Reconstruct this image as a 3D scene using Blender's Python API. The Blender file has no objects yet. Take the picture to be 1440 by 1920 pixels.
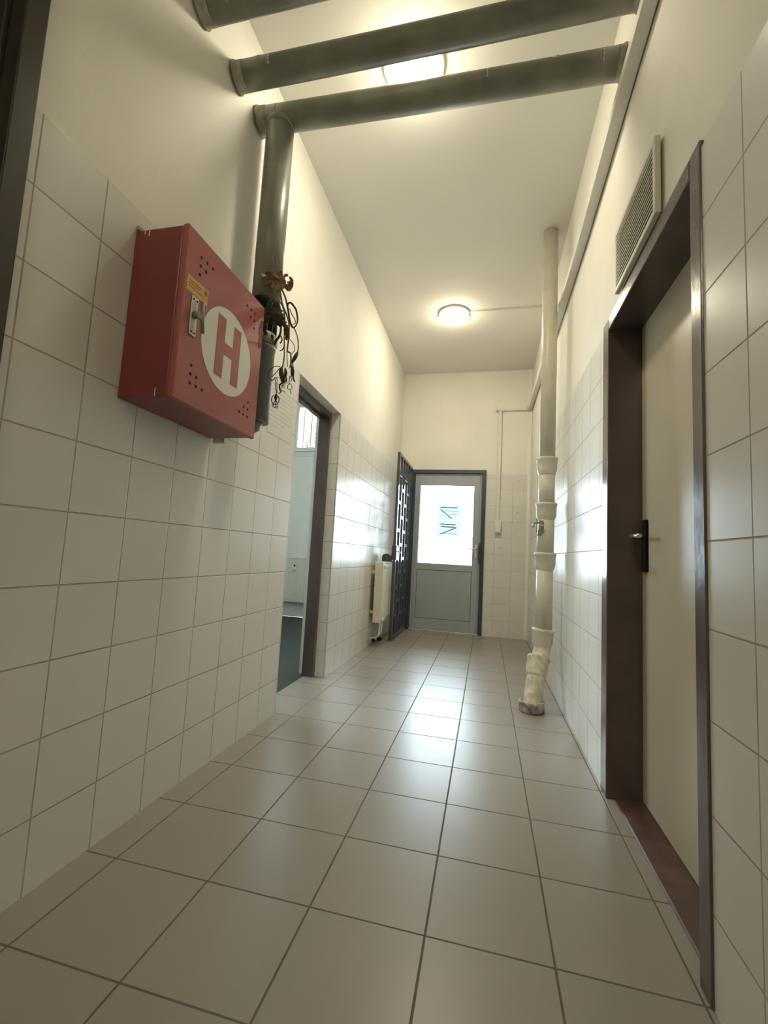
import bpy, bmesh, math, random
from mathutils import Vector, Matrix
random.seed(7)
S = bpy.context.scene
COL = S.collection

# ------------------------------------------------------------------ camera
F, YAW, PITCH, ROLL = 827.32, 0.231584, 0.094701, 0.053577
CX, CZ = 1.12698, 0.92113
cy, sy, cp, sp, cr, sr = math.cos(YAW), math.sin(YAW), math.cos(PITCH), math.sin(PITCH), math.cos(ROLL), math.sin(ROLL)
fwd0, right0 = Vector((-sy, cy, 0)), Vector((cy, sy, 0))
fwd = cp*fwd0 + Vector((0, 0, sp)); up0 = -sp*fwd0 + Vector((0, 0, cp))
right = cr*right0 + sr*up0; up = -sr*right0 + cr*up0
cd = bpy.data.cameras.new('camera'); cam = bpy.data.objects.new('camera', cd); COL.objects.link(cam)
cd.sensor_fit = 'VERTICAL'; cd.sensor_height = 24.0; cd.lens = F/1920*24.0
cd.clip_start = 0.01; cd.clip_end = 200
M = Matrix((right, up, -fwd)).transposed().to_4x4(); M.translation = Vector((CX, 0, CZ))
cam.matrix_world = M
S.camera = cam

# ------------------------------------------------------------------ light
S.view_settings.view_transform = 'Standard'; S.view_settings.look = 'None'
S.view_settings.gamma = 1.0; S.view_settings.use_curve_mapping = False
S.view_settings.exposure = 3.4
SKY = 2.2                      # overcast daylight outside
LAMP = 8.0                     # glowing opal domes
w = bpy.data.worlds.new('overcast_sky'); S.world = w; w.use_nodes = True
bg = w.node_tree.nodes['Background']; bg.inputs[0].default_value = (0.74, 0.88, 1.0, 1); bg.inputs[1].default_value = SKY
def portal(name, loc, rot, sx, sz):
    l = bpy.data.lights.new(name, 'AREA'); l.shape = 'RECTANGLE'; l.size = sx; l.size_y = sz
    l.cycles.is_portal = True
    o = bpy.data.objects.new(name, l); COL.objects.link(o); o.location = loc; o.rotation_euler = rot
portal('sky_portal', (0.614, 5.70, 1.33), (math.radians(-90), 0, 0), 0.72, 1.05)
portal('sky_portal', (-1.0, 5.83, 2.67), (math.radians(-90), 0, 0), 1.2, 0.66)
portal('sky_portal', (-2.68, 3.5, 1.9), (0, math.radians(-90), 0), 1.3, 1.8)  # daylight through the added side-room window

# ------------------------------------------------------------------ measures
W, YE, ZC = 1.624, 5.593, 3.32          # right wall, far wall, ceiling
T0X, T0Y, T = 0.10665, 2.37638, 0.30086 # floor tile grid
TW, TY0, TDZ = 0.19833, 0.98381, 0.01022

# ------------------------------------------------------------------ materials
def new_mat(name):
    m = bpy.data.materials.new(name); m.use_nodes = True
    nt = m.node_tree; return m, nt, nt.nodes['Principled BSDF']
def mth(nt, op, a, b=None, clamp=False):
    n = nt.nodes.new('ShaderNodeMath'); n.operation = op; n.use_clamp = clamp
    for i, v in enumerate((a, b)):
        if v is None: continue
        if isinstance(v, (int, float)): n.inputs[i].default_value = v
        else: nt.links.new(v, n.inputs[i])
    return n.outputs[0]
def noise(nt, scale, detail=2, vec=None, rough=.5):
    n = nt.nodes.new('ShaderNodeTexNoise'); n.inputs['Scale'].default_value = scale; n.inputs['Detail'].default_value = detail
    n.inputs['Roughness'].default_value = rough
    if vec is None: vec = nt.nodes.new('ShaderNodeNewGeometry').outputs['Position']
    nt.links.new(vec, n.inputs['Vector']); return n.outputs['Fac']
def mixc(nt, f, a, b):
    n = nt.nodes.new('ShaderNodeMix'); n.data_type = 'RGBA'
    for s, v in ((n.inputs[0], f), (n.inputs[6], a), (n.inputs[7], b)):
        if hasattr(v, 'links'): nt.links.new(v, s)
        elif isinstance(v, (int, float)): s.default_value = v
        else: s.default_value = (*v, 1)
    return n.outputs[2]
def ramp(nt, v, lo, hi):
    n = nt.nodes.new('ShaderNodeMapRange'); nt.links.new(v, n.inputs[0])
    n.inputs[1].default_value = lo; n.inputs[2].default_value = hi; return n.outputs[0]
def bump(nt, b, h, strength, dist, prev=None):
    n = nt.nodes.new('ShaderNodeBump'); n.inputs['Strength'].default_value = strength; n.inputs['Distance'].default_value = dist
    nt.links.new(h, n.inputs['Height'])
    if prev is not None: nt.links.new(prev, n.inputs['Normal'])
    nt.links.new(n.outputs[0], b.inputs['Normal']); return n.outputs[0]
def plain(name, col, rough=.5, metal=0., spec=.5, var=.06, vs=9., bs=0., bd=.002, bsc=60, coat=0.):
    m, nt, b = new_mat(name)
    b.inputs['Roughness'].default_value = rough; b.inputs['Metallic'].default_value = metal
    b.inputs['Specular IOR Level'].default_value = spec; b.inputs['Coat Weight'].default_value = coat
    f = ramp(nt, noise(nt, vs, 4), .3, .7)
    nt.links.new(mixc(nt, f, tuple(c*(1-var) for c in col), tuple(min(1, c*(1+var)) for c in col)), b.inputs['Base Color'])
    if bs: bump(nt, b, noise(nt, bsc, 4), bs, bd)
    return m
def joint(nt, c, off, pitch, half):
    """1 on a joint, 0 inside a tile, for coordinate socket c; also the tile index"""
    t = mth(nt, 'DIVIDE', mth(nt, 'SUBTRACT', c, off), pitch)
    fr = mth(nt, 'FRACT', t)
    d = mth(nt, 'MULTIPLY', mth(nt, 'MINIMUM', fr, mth(nt, 'SUBTRACT', 1., fr)), pitch)
    n = nt.nodes.new('ShaderNodeMapRange'); n.interpolation_type = 'SMOOTHSTEP'; nt.links.new(d, n.inputs[0])
    n.inputs[1].default_value = half*.6; n.inputs[2].default_value = half*1.5; n.inputs[3].default_value = 1; n.inputs[4].default_value = 0
    return n.outputs[0], mth(nt, 'FLOOR', t), fr
def tile_mat(name, col, grout, rough, half, spec, axes, var=.05, wob=.3, wscale=9., coat=0., speck=0., tiltk=.022):
    """axes: ((axis, offset, pitch), (axis, offset, pitch)); axis 'h' = y on faces looking along x, else x"""
    m, nt, b = new_mat(name)
    g = nt.nodes.new('ShaderNodeNewGeometry')
    sep = nt.nodes.new('ShaderNodeSeparateXYZ'); nt.links.new(g.outputs['Position'], sep.inputs[0])
    sn = nt.nodes.new('ShaderNodeSeparateXYZ'); nt.links.new(g.outputs['True Normal'], sn.inputs[0])
    isx = mth(nt, 'GREATER_THAN', mth(nt, 'ABSOLUTE', sn.outputs[0]), .5)
    def crd(a):
        if a == 'h':
            return mth(nt, 'ADD', mth(nt, 'MULTIPLY', isx, sep.outputs[1]), mth(nt, 'MULTIPLY', mth(nt, 'SUBTRACT', 1., isx), sep.outputs[0]))
        return sep.outputs['xyz'.index(a)]
    ja, ia, da = joint(nt, crd(axes[0][0]), axes[0][1], axes[0][2], half)
    jb, ib, db = joint(nt, crd(axes[1][0]), axes[1][1], axes[1][2], half)
    j = mth(nt, 'MAXIMUM', ja, jb)
    wn = nt.nodes.new('ShaderNodeTexWhiteNoise'); wn.noise_dimensions = '2D'
    cmb = nt.nodes.new('ShaderNodeCombineXYZ'); nt.links.new(ia, cmb.inputs[0]); nt.links.new(ib, cmb.inputs[1])
    nt.links.new(cmb.outputs[0], wn.inputs['Vector'])
    v = mixc(nt, wn.outputs['Value'], tuple(c*(1-var) for c in col), tuple(c*(1+var) for c in col))
    mott = ramp(nt, noise(nt, 14, 5), .35, .7)
    v = mixc(nt, mth(nt, 'MULTIPLY', mott, .03), v, tuple(c*.75 for c in col))
    if speck:
        v = mixc(nt, mth(nt, 'MULTIPLY', ramp(nt, noise(nt, 600, 2), .55, .75), speck), v, tuple(c*.5 for c in col))
    gc = mixc(nt, ramp(nt, noise(nt, 5, 3), .35, .65), grout, tuple(c*1.35 for c in grout))
    nt.links.new(mixc(nt, j, v, gc), b.inputs['Base Color'])
    b.inputs['Specular IOR Level'].default_value = spec; b.inputs['Coat Weight'].default_value = coat; b.inputs['Coat Roughness'].default_value = .06
    rn = mth(nt, 'ADD', rough, mth(nt, 'MULTIPLY', mth(nt, 'SUBTRACT', mott, .5), rough*.04))
    nt.links.new(mth(nt, 'ADD', rn, mth(nt, 'MULTIPLY', j, .5), True), b.inputs['Roughness'])
    # slight tilt of every tile + waviness, and the sunk joint
    wc = nt.nodes.new('ShaderNodeSeparateColor'); nt.links.new(wn.outputs['Color'], wc.inputs[0])
    tilt = mth(nt, 'MULTIPLY', mth(nt, 'ADD', mth(nt, 'MULTIPLY', mth(nt, 'SUBTRACT', wc.outputs[0], .5), da), mth(nt, 'MULTIPLY', mth(nt, 'SUBTRACT', wc.outputs[1], .5), db)), axes[0][2]*tiltk)
    h1 = mth(nt, 'ADD', mth(nt, 'MULTIPLY', noise(nt, wscale, 2), wob*.002), tilt)
    h = mth(nt, 'SUBTRACT', h1, mth(nt, 'MULTIPLY', j, .0012))
    bump(nt, b, h, 1., 1.)
    return m

MT = {}
MT['plaster'] = plain('cream_plaster', (.78, .755, .675), .75, var=.03, vs=3, bs=.25, bd=.002, bsc=90, spec=.25)
MT['ceiling'] = plain('ceiling_plaster', (.78, .76, .70), .8, var=.02, vs=2, bs=.2, bd=.002, bsc=80, spec=.2)
WALLT = dict(col=(.70, .68, .63), grout=(.35, .325, .275), rough=.30, half=.0019, spec=.27, var=.025, wob=.35)
MT['tile'] = tile_mat('glazed_wall_tile', axes=(('h', TY0, TW), ('z', -TDZ, .2)), **WALLT)
MT['tile_far_glare'] = tile_mat('glazed_wall_tile_glare', axes=(('x', 1.621, TW), ('z', -TDZ, .2)), **dict(WALLT, grout=(.52, .50, .45)))  # grout lightened: glare over the far joints put into the colour
MT['floor'] = tile_mat('stoneware_floor_tile', (.29, .264, .228), (.10, .085, .066), .32, .0023, .48, (('x', T0X, T), ('y', T0Y, T)), var=.03, wob=.12, wscale=6, speck=.35, tiltk=.006)
MT['lino'] = plain('dark_green_lino', (.036, .042, .037), .6, var=.2, vs=20)
MT['brown'] = plain('brown_gloss_paint', (.105, .078, .075), .2, var=.12, vs=6, bs=.35, bd=.003, bsc=22)
MT['brown_sill'] = plain('worn_brown_sill_paint', (.085, .045, .034), .45, var=.35, vs=12)
MT['brown_leaf'] = plain('dark_brown_door_leaf', (.035, .026, .020), .35, var=.15, vs=5)
MT['cream_door'] = plain('cream_door_paint', (.46, .395, .275), .33, var=.03, vs=4, bs=.15, bd=.002, bsc=30)
MT['blue_steel'] = plain('blue_grey_steel_paint', (.045, .055, .075), .3, var=.1)
MT['alu'] = plain('grey_aluminium_door', (.36, .39, .42), .4, var=.03)
MT['backing'] = plain('dark_leak_backing', (.05, .05, .055), .6)
MT['gate'] = plain('grey_gate_gloss_paint', (.055, .065, .085), .16, var=.08)
MT['green_pipe'] = plain('olive_grey_pipe_paint', (.205, .208, .168), .36, var=.18, vs=7, bs=.25, bd=.002, bsc=40)
MT['pipe_low'] = plain('slate_grey_pipe', (.15, .16, .155), .4, var=.1)
MT['black'] = plain('black_rubber', (.009, .009, .008), .8, spec=.12, var=.2, vs=40)
MT['collar'] = plain('smeared_plaster', (.34, .33, .26), .7, var=.25, vs=30, bs=.5, bd=.003, bsc=60)
MT['mark'] = plain('pale_paint_drip', (.55, .54, .45), .5)
MT['soil'] = plain('cream_painted_cast_iron', (.59, .55, .44), .38, var=.07, vs=10, bs=.5, bd=.003, bsc=35)
MT['soil_worn'] = plain('worn_cream_painted_clay', (.62, .55, .41), .5, var=.28, vs=22, bs=.8, bd=.004, bsc=40)
MT['dirty'] = plain('grimy_socket', (.36, .31, .23), .8, var=.6, vs=30, bs=.8, bd=.004, bsc=50)
MT['red'] = plain('shaded_red_enamel', (.21, .036, .038), .36, var=.05, vs=5)  # cabinet body, darkened so its near side reads as shaded
MT['red_dull'] = plain('front_red_enamel', (.36, .085, .08), .42, var=.04, vs=5)
MT['red_wet'] = plain('fresh_red_paint', (.26, .02, .022), .2, var=.2, vs=40)
MT['white_mark'] = plain('white_emblem_paint', (.72, .70, .62), .5, var=.03)
MT['hole'] = plain('dark_hole', (.008, .004, .004), .9)
MT['sticker'] = plain('amber_sticker', (.62, .33, .07), .5, var=.08, vs=60)
MT['sticker_print'] = plain('brown_print', (.30, .09, .03), .6)
MT['zinc'] = plain('zinc_plate', (.50, .50, .47), .35, metal=.6, var=.06)
MT['iron'] = plain('dull_iron', (.22, .21, .18), .4, metal=.4, var=.15, vs=60)
MT['chrome'] = plain('satin_chrome', (.62, .62, .60), .25, metal=.9)
MT['white_plastic'] = plain('white_plastic', (.74, .73, .68), .4, var=.02)
MT['trunk'] = plain('off_white_trunking', (.70, .68, .62), .45, var=.04)
MT['vent'] = plain('cream_vent_paint', (.66, .63, .52), .4, var=.04)
MT['dark_void'] = plain('dark_duct_shade', (.03, .027, .02), .9)
MT['radiator'] = plain('ivory_radiator_enamel', (.72, .69, .58), .3, var=.02)
MT['paper'] = plain('printed_paper', (.66, .63, .58), .5, var=.03)
MT['print'] = plain('faint_print', (.54, .50, .46), .7)
MT['stem'] = plain('dry_stem', (.16, .13, .075), .8, var=.3, vs=80)
MT['dry_dark'] = plain('dry_leaf', (.055, .047, .032), .85, var=.4, vs=90)
MT['petal'] = plain('faded_brown_petal', (.33, .21, .13), .8, var=.3, vs=80)
MT['foliage'] = plain('tree_foliage', (.05, .09, .035), .7, var=.4, vs=10)
MT['bark'] = plain('bark', (.08, .06, .045), .8)

def emis(name, col, st):
    m, nt, b = new_mat(name)
    b.inputs['Base Color'].default_value = (.8, .8, .78, 1); b.inputs['Roughness'].default_value = .25
    b.inputs['Emission Color'].default_value = (*col, 1); b.inputs['Emission Strength'].default_value = st
    # stand-in for a bulb: emission strongest mid-dome, cut towards the rim against ceiling glow
    sn = nt.nodes.new('ShaderNodeSeparateXYZ'); nt.links.new(nt.nodes.new('ShaderNodeNewGeometry').outputs['Normal'], sn.inputs[0])
    nz = mth(nt, 'POWER', mth(nt, 'ABSOLUTE', sn.outputs[2]), 2.)
    nt.links.new(mth(nt, 'ADD', mth(nt, 'MULTIPLY', nz, st*1.55), st*.10), b.inputs['Emission Strength'])
    return m
MT['opal'] = emis('lit_opal_glass', (1.0, .905, .69), LAMP)
def thin_glass():
    m = bpy.data.materials.new('window_glass'); m.use_nodes = True; nt = m.node_tree; nt.nodes.clear()
    o = nt.nodes.new('ShaderNodeOutputMaterial'); mx = nt.nodes.new('ShaderNodeMixShader')
    t = nt.nodes.new('ShaderNodeBsdfTransparent'); g = nt.nodes.new('ShaderNodeBsdfGlossy'); g.inputs['Roughness'].default_value = .02
    f = nt.nodes.new('ShaderNodeFresnel'); f.inputs[0].default_value = 1.5
    t.inputs[0].default_value = (.96, .98, .97, 1)
    nt.links.new(f.outputs[0], mx.inputs[0]); nt.links.new(t.outputs[0], mx.inputs[1]); nt.links.new(g.outputs[0], mx.inputs[2])
    nt.links.new(mx.outputs[0], o.inputs[0]); return m
MT['glass'] = thin_glass()
def translucent(name, col, tr):
    m = bpy.data.materials.new(name); m.use_nodes = True; nt = m.node_tree; nt.nodes.clear()
    o = nt.nodes.new('ShaderNodeOutputMaterial'); ad = nt.nodes.new('ShaderNodeAddShader')
    d = nt.nodes.new('ShaderNodeBsdfDiffuse'); d.inputs[0].default_value = (*[c*.4 for c in col], 1)
    t = nt.nodes.new('ShaderNodeBsdfTranslucent'); t.inputs[0].default_value = (*[c*tr for c in col], 1)
    nt.links.new(d.outputs[0], ad.inputs[0]); nt.links.new(t.outputs[0], ad.inputs[1]); nt.links.new(ad.outputs[0], o.inputs[0]); return m
MT['backlit'] = translucent('backlit_paper', (.80, .87, .92), .295)
MT['backlit_ink'] = plain('grey_blue_ink', (.30, .36, .38), .8, spec=.1)

# ------------------------------------------------------------------ mesh helpers
def box(bm, x0, x1, y0, y1, z0, z1, mi=0, bev=0., seg=2):
    vs = [bm.verts.new((x, y, z)) for x in (x0, x1) for y in (y0, y1) for z in (z0, z1)]
    fs = []
    for q in ((0, 1, 3, 2), (4, 6, 7, 5), (0, 4, 5, 1), (2, 3, 7, 6), (0, 2, 6, 4), (1, 5, 7, 3)):
        f = bm.faces.new([vs[i] for i in q]); f.material_index = mi; fs.append(f)
    if bev:
        es = list({e for f in fs for e in f.edges})
        r = bmesh.ops.bevel(bm, geom=es, offset=bev, segments=seg, affect='EDGES', profile=.5)
        for f in r['faces']: f.material_index = mi
    return vs
def tube(bm, pts, r, n=12, caps=True, mi=0, flat=1.):
    pts = [Vector(p) for p in pts]; rs = r if isinstance(r, (list, tuple)) else [r]*len(pts)
    rings = []; nrm = None
    for i, p in enumerate(pts):
        d = (pts[min(i+1, len(pts)-1)] - pts[max(i-1, 0)]).normalized()
        if nrm is None:
            a = Vector((0, 0, 1)) if abs(d.z) < .9 else Vector((1, 0, 0))
            nrm = d.cross(a).normalized()
        else:
            nrm = (nrm - d*nrm.dot(d)).normalized()
        b = d.cross(nrm)
        rings.append([bm.verts.new(p + rs[i]*(math.cos(2*math.pi*k/n)*nrm + flat*math.sin(2*math.pi*k/n)*b)) for k in range(n)])
    for a, b in zip(rings, rings[1:]):
        for k in range(n):
            f = bm.faces.new((a[k], a[(k+1) % n], b[(k+1) % n], b[k])); f.smooth = True; f.material_index = mi
    if caps:
        for rg in (rings[0][::-1], rings[-1]):
            f = bm.faces.new(rg); f.material_index = mi
def lathe(bm, prof, org=(0, 0, 0), axis=(0, 0, 1), n=32, caps=True, mi=0, smooth=True):
    """prof: list of (radius, distance along axis)"""
    org = Vector(org); ax = Vector(axis).normalized()
    u = ax.cross(Vector((0, 0, 1)) if abs(ax.z) < .9 else Vector((1, 0, 0))).normalized(); v = ax.cross(u)
    rings = [[bm.verts.new(org + ax*h + max(r, 1e-4)*(math.cos(2*math.pi*k/n)*u + math.sin(2*math.pi*k/n)*v)) for k in range(n)] for r, h in prof]
    for a, b in zip(rings, rings[1:]):
        for k in range(n):
            f = bm.faces.new((a[k], a[(k+1) % n], b[(k+1) % n], b[k])); f.smooth = smooth; f.material_index = mi
    if caps:
        bm.faces.new(rings[0][::-1]).material_index = mi; bm.faces.new(rings[-1]).material_index = mi
def prism(bm, poly, x0, x1, axis='x', mi=0):
    """extrude a closed 2-D outline (y,z) along x (or (x,z) along y)"""
    def P(a, t): return (t, a[0], a[1]) if axis == 'x' else ((a[0], t, a[1]) if axis == 'y' else (a[0], a[1], t))
    A = [bm.verts.new(P(a, x0)) for a in poly]; B = [bm.verts.new(P(a, x1)) for a in poly]
    bm.faces.new(A).material_index = mi; bm.faces.new(B[::-1]).material_index = mi
    n = len(poly)
    for i in range(n): bm.faces.new((A[i], B[i], B[(i+1) % n], A[(i+1) % n])).material_index = mi
def link(name, bm, mats, parent=None):
    bmesh.ops.recalc_face_normals(bm, faces=bm.faces)
    me = bpy.data.meshes.new(name); bm.to_mesh(me); bm.free()
    for m in (mats if isinstance(mats, (list, tuple)) else [mats]): me.materials.append(MT[m])
    o = bpy.data.objects.new(name, me); COL.objects.link(o)
    if parent is not None:
        o.parent = parent; o.matrix_parent_inverse = Matrix.Translation(-parent.location)
    return o
def obj(name, mats, build, parent=None, bev=0.):
    bm = bmesh.new(); build(bm); o = link(name, bm, mats, parent)
    if bev:
        md = o.modifiers.new('bevel', 'BEVEL'); md.width = bev; md.segments = 2; md.limit_method = 'ANGLE'; md.harden_normals = False
    return o
def thing(name, label, cat, loc, group=None):
    o = bpy.data.objects.new(name, None); o.empty_display_size = .05; COL.objects.link(o); o.location = loc
    return tag(o, label, cat, group)
def tag(o, label, cat, group=None):
    o['label'] = label; o['category'] = cat
    if group: o['group'] = group
    return o
def struct(o, label=None):
    o['kind'] = 'structure'
    if label: o['label'] = label
    return o

# ================================================================== THE SETTING
YB = -3.0                       # wall behind the camera
TT = 1.985                      # top of the tiling
def wallbox(bm, x0, x1, y0, y1, z0, z1, face, t=.006):
    """plastered masonry with a thin slab of tiling in front below TT; face = side that looks into the corridor"""
    px0, px1, py0, py1 = x0, x1, y0, y1
    if face == '+x': px1 = x1 - t
    if face == '-x': px0 = x0 + t
    if face == '-y': py0 = y0 + t
    if z0 < TT:
        box(bm, x0, x1, y0, y1, z0, min(z1, TT), 0)
    if z1 > TT:
        box(bm, px0, px1, py0, py1, max(z0, TT), z1, 1)
# --- left wall: near door opening y -.35...755, passage to the side room y 2.38..3.16
D3a, D3b, D3z = -.30, .755, 2.55
O1a, O1b, O1z = 2.382, 3.160, 1.985
def f(bm):
    for y0, y1, z0, z1 in ((YB, D3a, 0, ZC), (D3a, D3b, D3z, ZC), (D3b, O1a, 0, ZC), (O1a, O1b, O1z, ZC), (O1b, YE, 0, ZC)):
        wallbox(bm, -.17, 0, y0, y1, z0, z1, '+x')
struct(obj('wall_left', ['tile', 'plaster'], f))
# --- right wall: door opening
RDa, RDb, RDz = 1.222, 2.020, 1.950
def f(bm):
    for y0, y1, z0, z1 in ((YB, RDa-.03, 0, ZC), (RDa-.03, RDb+.03, RDz+.03, ZC), (RDb+.03, YE, 0, ZC)):
        wallbox(bm, W, W+.28, y0, y1, z0, z1, '-x')
struct(obj('wall_right', ['tile', 'plaster'], f))
# --- far wall: outside door opening, rounded right corner
DFa, DFb, DFz = .17, 1.096, 2.03
def f(bm):
    for x0, x1, z0, z1 in ((-.19, DFa, 0, ZC), (DFa, DFb, DFz, ZC), (DFb, W+.28, 0, ZC)):
        wallbox(bm, x0, x1, YE, YE+.24, z0, z1, '-y', .004)
wf = struct(obj('wall_far', ['tile_far_glare', 'plaster'], f))
def f(bm):                      # coved inner corner
    pts = [(W+.004, YE+.004), (W+.004, YE-.045), (W-.004, YE-.022), (W-.016, YE-.008), (W-.045, YE+.004)]
    prism(bm, pts, 0, ZC, 'z')
struct(obj('trim_1', 'plaster', f), 'coved plaster corner')
for x, z in ((1.484, 1.902), (1.29, 1.684), (1.481, 1.512), (1.419, 1.388), (1.49, 1.391), (1.483, 1.301), (1.293, 1.074), (1.201, .995)):
    obj('drill_hole', 'hole', lambda bm: lathe(bm, [(.0045, 0), (.0035, .0012)], (x, YE-.0002, z), (0, -1, 0), 10), wf)
struct(obj('wall_back', ['plaster'], lambda bm: box(bm, -.19, W+.28, YB-.2, YB, 0, ZC)))
# --- floor
def f(bm):
    box(bm, -.15, W+.0275, YB, YE+.02, -.06, 0)
struct(obj('floor', 'floor', f))
struct(obj('floor', 'lino', lambda bm: box(bm, -2.6, -.15, 1.4, 5.74, -.06, -.0005)))
struct(obj('ceiling', 'ceiling', lambda bm: box(bm, -2.8, W+.28, YB-.2, 6.0, ZC, ZC+.15)))
# --- side room
def f(bm):
    box(bm, -2.8, -2.6, 1.2, 5.96, 0, 1.25); box(bm, -2.8, -2.6, 1.2, 5.96, 2.55, ZC)
    box(bm, -2.8, -2.6, 1.2, 2.6, 1.25, 2.55); box(bm, -2.8, -2.6, 4.4, 5.96, 1.25, 2.55)
struct(obj('wall_room_left', 'plaster', f))
struct(obj('wall_room_near', 'plaster', lambda bm: box(bm, -2.6, -.17, 1.2, 1.4, 0, ZC)))
WX0, WX1, WZ0, WZ1 = -1.60, -.42, 2.34, 3.00
def f(bm):
    box(bm, -2.6, -.17, 5.74, 5.96, 0, WZ0)
    box(bm, -2.6, -.17, 5.74, 5.96, WZ1, ZC)
    box(bm, -2.6, WX0, 5.74, 5.96, WZ0, WZ1); box(bm, WX1, -.17, 5.74, 5.96, WZ0, WZ1)
struct(obj('wall_room_far', 'plaster', f))
struct(obj('wall_room_right', 'plaster', lambda bm: box(bm, -.21, -.171, O1b+.02, 5.74, 0, ZC)))
# high window of the side room
win = struct(obj('window_1', 'white_plastic', lambda bm: [box(bm, WX0, WX0+.035, 5.76, 5.82, WZ0, WZ1), box(bm, WX1-.035, WX1, 5.76, 5.82, WZ0, WZ1),
    box(bm, WX0+.035, WX1-.035, 5.76, 5.82, WZ0, WZ0+.035), box(bm, WX0+.035, WX1-.035, 5.76, 5.82, WZ1-.035, WZ1)]), 'white framed high window with bars')
obj('pane', 'glass', lambda bm: box(bm, WX0+.035, WX1-.035, 5.786, 5.790, WZ0+.035, WZ1-.035), win)
obj('window_sill', 'white_plastic', lambda bm: [box(bm, WX0-.05, WX1+.05, 5.70, 5.76, WZ0-.035, WZ0-.001), box(bm, WX0-.05, WX1+.05, 5.73, 5.74, WZ0-.10, WZ0-.035)], win, .003)
for k in range(10):
    x = WX0+.075+k*.118
    obj('window_bar', 'iron', lambda bm: tube(bm, [(x, 5.87, WZ0+.001), (x, 5.87, WZ1-.001)], .013, 8), win)

w2 = struct(obj('fill_window', 'white_plastic', lambda bm: [box(bm, -2.72, -2.66, 2.6, 2.66, 1.25, 2.55), box(bm, -2.72, -2.66, 4.34, 4.4, 1.25, 2.55), box(bm, -2.72, -2.66, 3.47, 3.53, 1.31, 2.49),
    box(bm, -2.72, -2.66, 2.66, 4.34, 1.25, 1.31), box(bm, -2.72, -2.66, 2.66, 4.34, 2.49, 2.55)]), 'added white framed window, unseen, lighting the side room')  # out-of-view window added to bring more daylight into the side room
obj('pane', 'glass', lambda bm: box(bm, -2.692, -2.688, 2.66, 4.34, 1.31, 2.49), w2)
# --- trim_2: brown steel frame in the passage to the side room
def f(bm):
    box(bm, -.165, -.078, 3.122, 3.1595, .001, 1.945); box(bm, -.165, -.078, 2.3825, 2.424, .001, 1.945)
    box(bm, -.165, -.078, 2.3825, 3.1595, 1.9452, 1.9845)
    box(bm, -.165, -.130, 2.424, 3.122, 1.930, 1.9452)
struct(obj('trim_2', 'brown', f, bev=.003), 'brown steel frame of the side room passage')

# --- door_1: glazed aluminium outside door in a steel frame
d1 = struct(obj('door_1', 'alu', lambda bm: [  # fixed aluminium frame
    box(bm, DFa+.035, DFa+.075, YE+.012, YE+.075, .012, DFz-.045), box(bm, DFb-.085, DFb-.045, YE+.012, YE+.075, .012, DFz-.045),
    box(bm, DFa+.075, DFb-.085, YE+.012, YE+.075, DFz-.085, DFz-.045)], bev=.003), 'grey aluminium outside door with a bright glass pane')
GX0, GX1, GZ0, GZ1 = .274, .957, .833, 1.836
def f(bm):
    y0, y1 = YE+.004, YE+.06
    x0, x1, z0, z1 = DFa+.068, DFb-.072, .02, DFz-.075
    box(bm, x0, GX0, y0, y1, z0, z1); box(bm, GX1, x1, y0, y1, z0, z1)
    box(bm, GX0, GX1, y0, y1, GZ1, z1); box(bm, GX0, GX1, y0, y1, .755, GZ0); box(bm, GX0, GX1, y0, y1, z0, .150)
obj('door_leaf', 'alu', f, d1, .002)
obj('lower_panel', 'alu', lambda bm: box(bm, GX0+.004, GX1-.004, YE+.008, YE+.05, .154, .751), d1, .003)
obj('leak_backing', 'backing', lambda bm: box(bm, GX0-.01, GX1+.01, YE+.0601, YE+.064, .14, .765), d1)  # dark sheet added behind the panel to stop daylight leaking in
obj('rebate', 'alu', lambda bm: [box(bm, DFa+.001, DFa+.08, YE+.076, YE+.10, .0, DFz-.001), box(bm, DFb-.09, DFb-.001, YE+.076, YE+.10, .0, DFz-.001), box(bm, DFa+.08, DFb-.09, YE+.076, YE+.10, DFz-.09, DFz-.001), box(bm, DFa+.08, DFb-.09, YE+.065, YE+.10, .0, .06)], d1)
obj('glass_pane', 'glass', lambda bm: box(bm, GX0, GX1, YE+.030, YE+.034, GZ0, GZ1), d1)
def f(bm):
    y0, y1 = YE+.018, YE+.03
    for a, b, c, d in ((GX0, GX0+.006, GZ0, GZ1), (GX1-.006, GX1, GZ0, GZ1), (GX0+.006, GX1-.006, GZ0, GZ0+.006), (GX0+.006, GX1-.006, GZ1-.006, GZ1)):
        box(bm, a, b, y0, y1, c, d)
obj('glazing_bead', 'white_plastic', f, d1)
obj('door_frame', 'blue_steel', lambda bm: [box(bm, DFa-.004, DFa+.034, YE-.022, YE+.05, .001, DFz-.045), box(bm, DFb-.044, DFb+.002, YE-.022, YE+.05, .001, DFz-.045),
    box(bm, DFa-.004, DFb+.002, YE-.022, YE+.05, DFz-.0448, DFz+.002)], d1, .003)
def f(bm):
    tube(bm, [(1.003, YE+.004, 1.040), (1.003, YE-.045, 1.040), (.995, YE-.055, 1.040), (.90, YE-.055, 1.034)], .008, 10)
h = obj('door_handle', 'chrome', f, d1)
obj('cover_plate', 'white_plastic', lambda bm: box(bm, .990, 1.016, YE-.004, YE+.0045, .93, 1.10), h, .004)
obj('cylinder_lock', 'chrome', lambda bm: lathe(bm, [(.009, 0), (.009, .006)], (1.003, YE-.004, .965), (0, -1, 0), 16), h)
obj('lock_keep', 'blue_steel', lambda bm: [box(bm, 1.035, 1.066, YE-.05, YE-.022, .86, 1.12), box(bm, 1.028, 1.040, YE-.03, YE-.022, .90, 1.08)], d1, .006)
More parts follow.
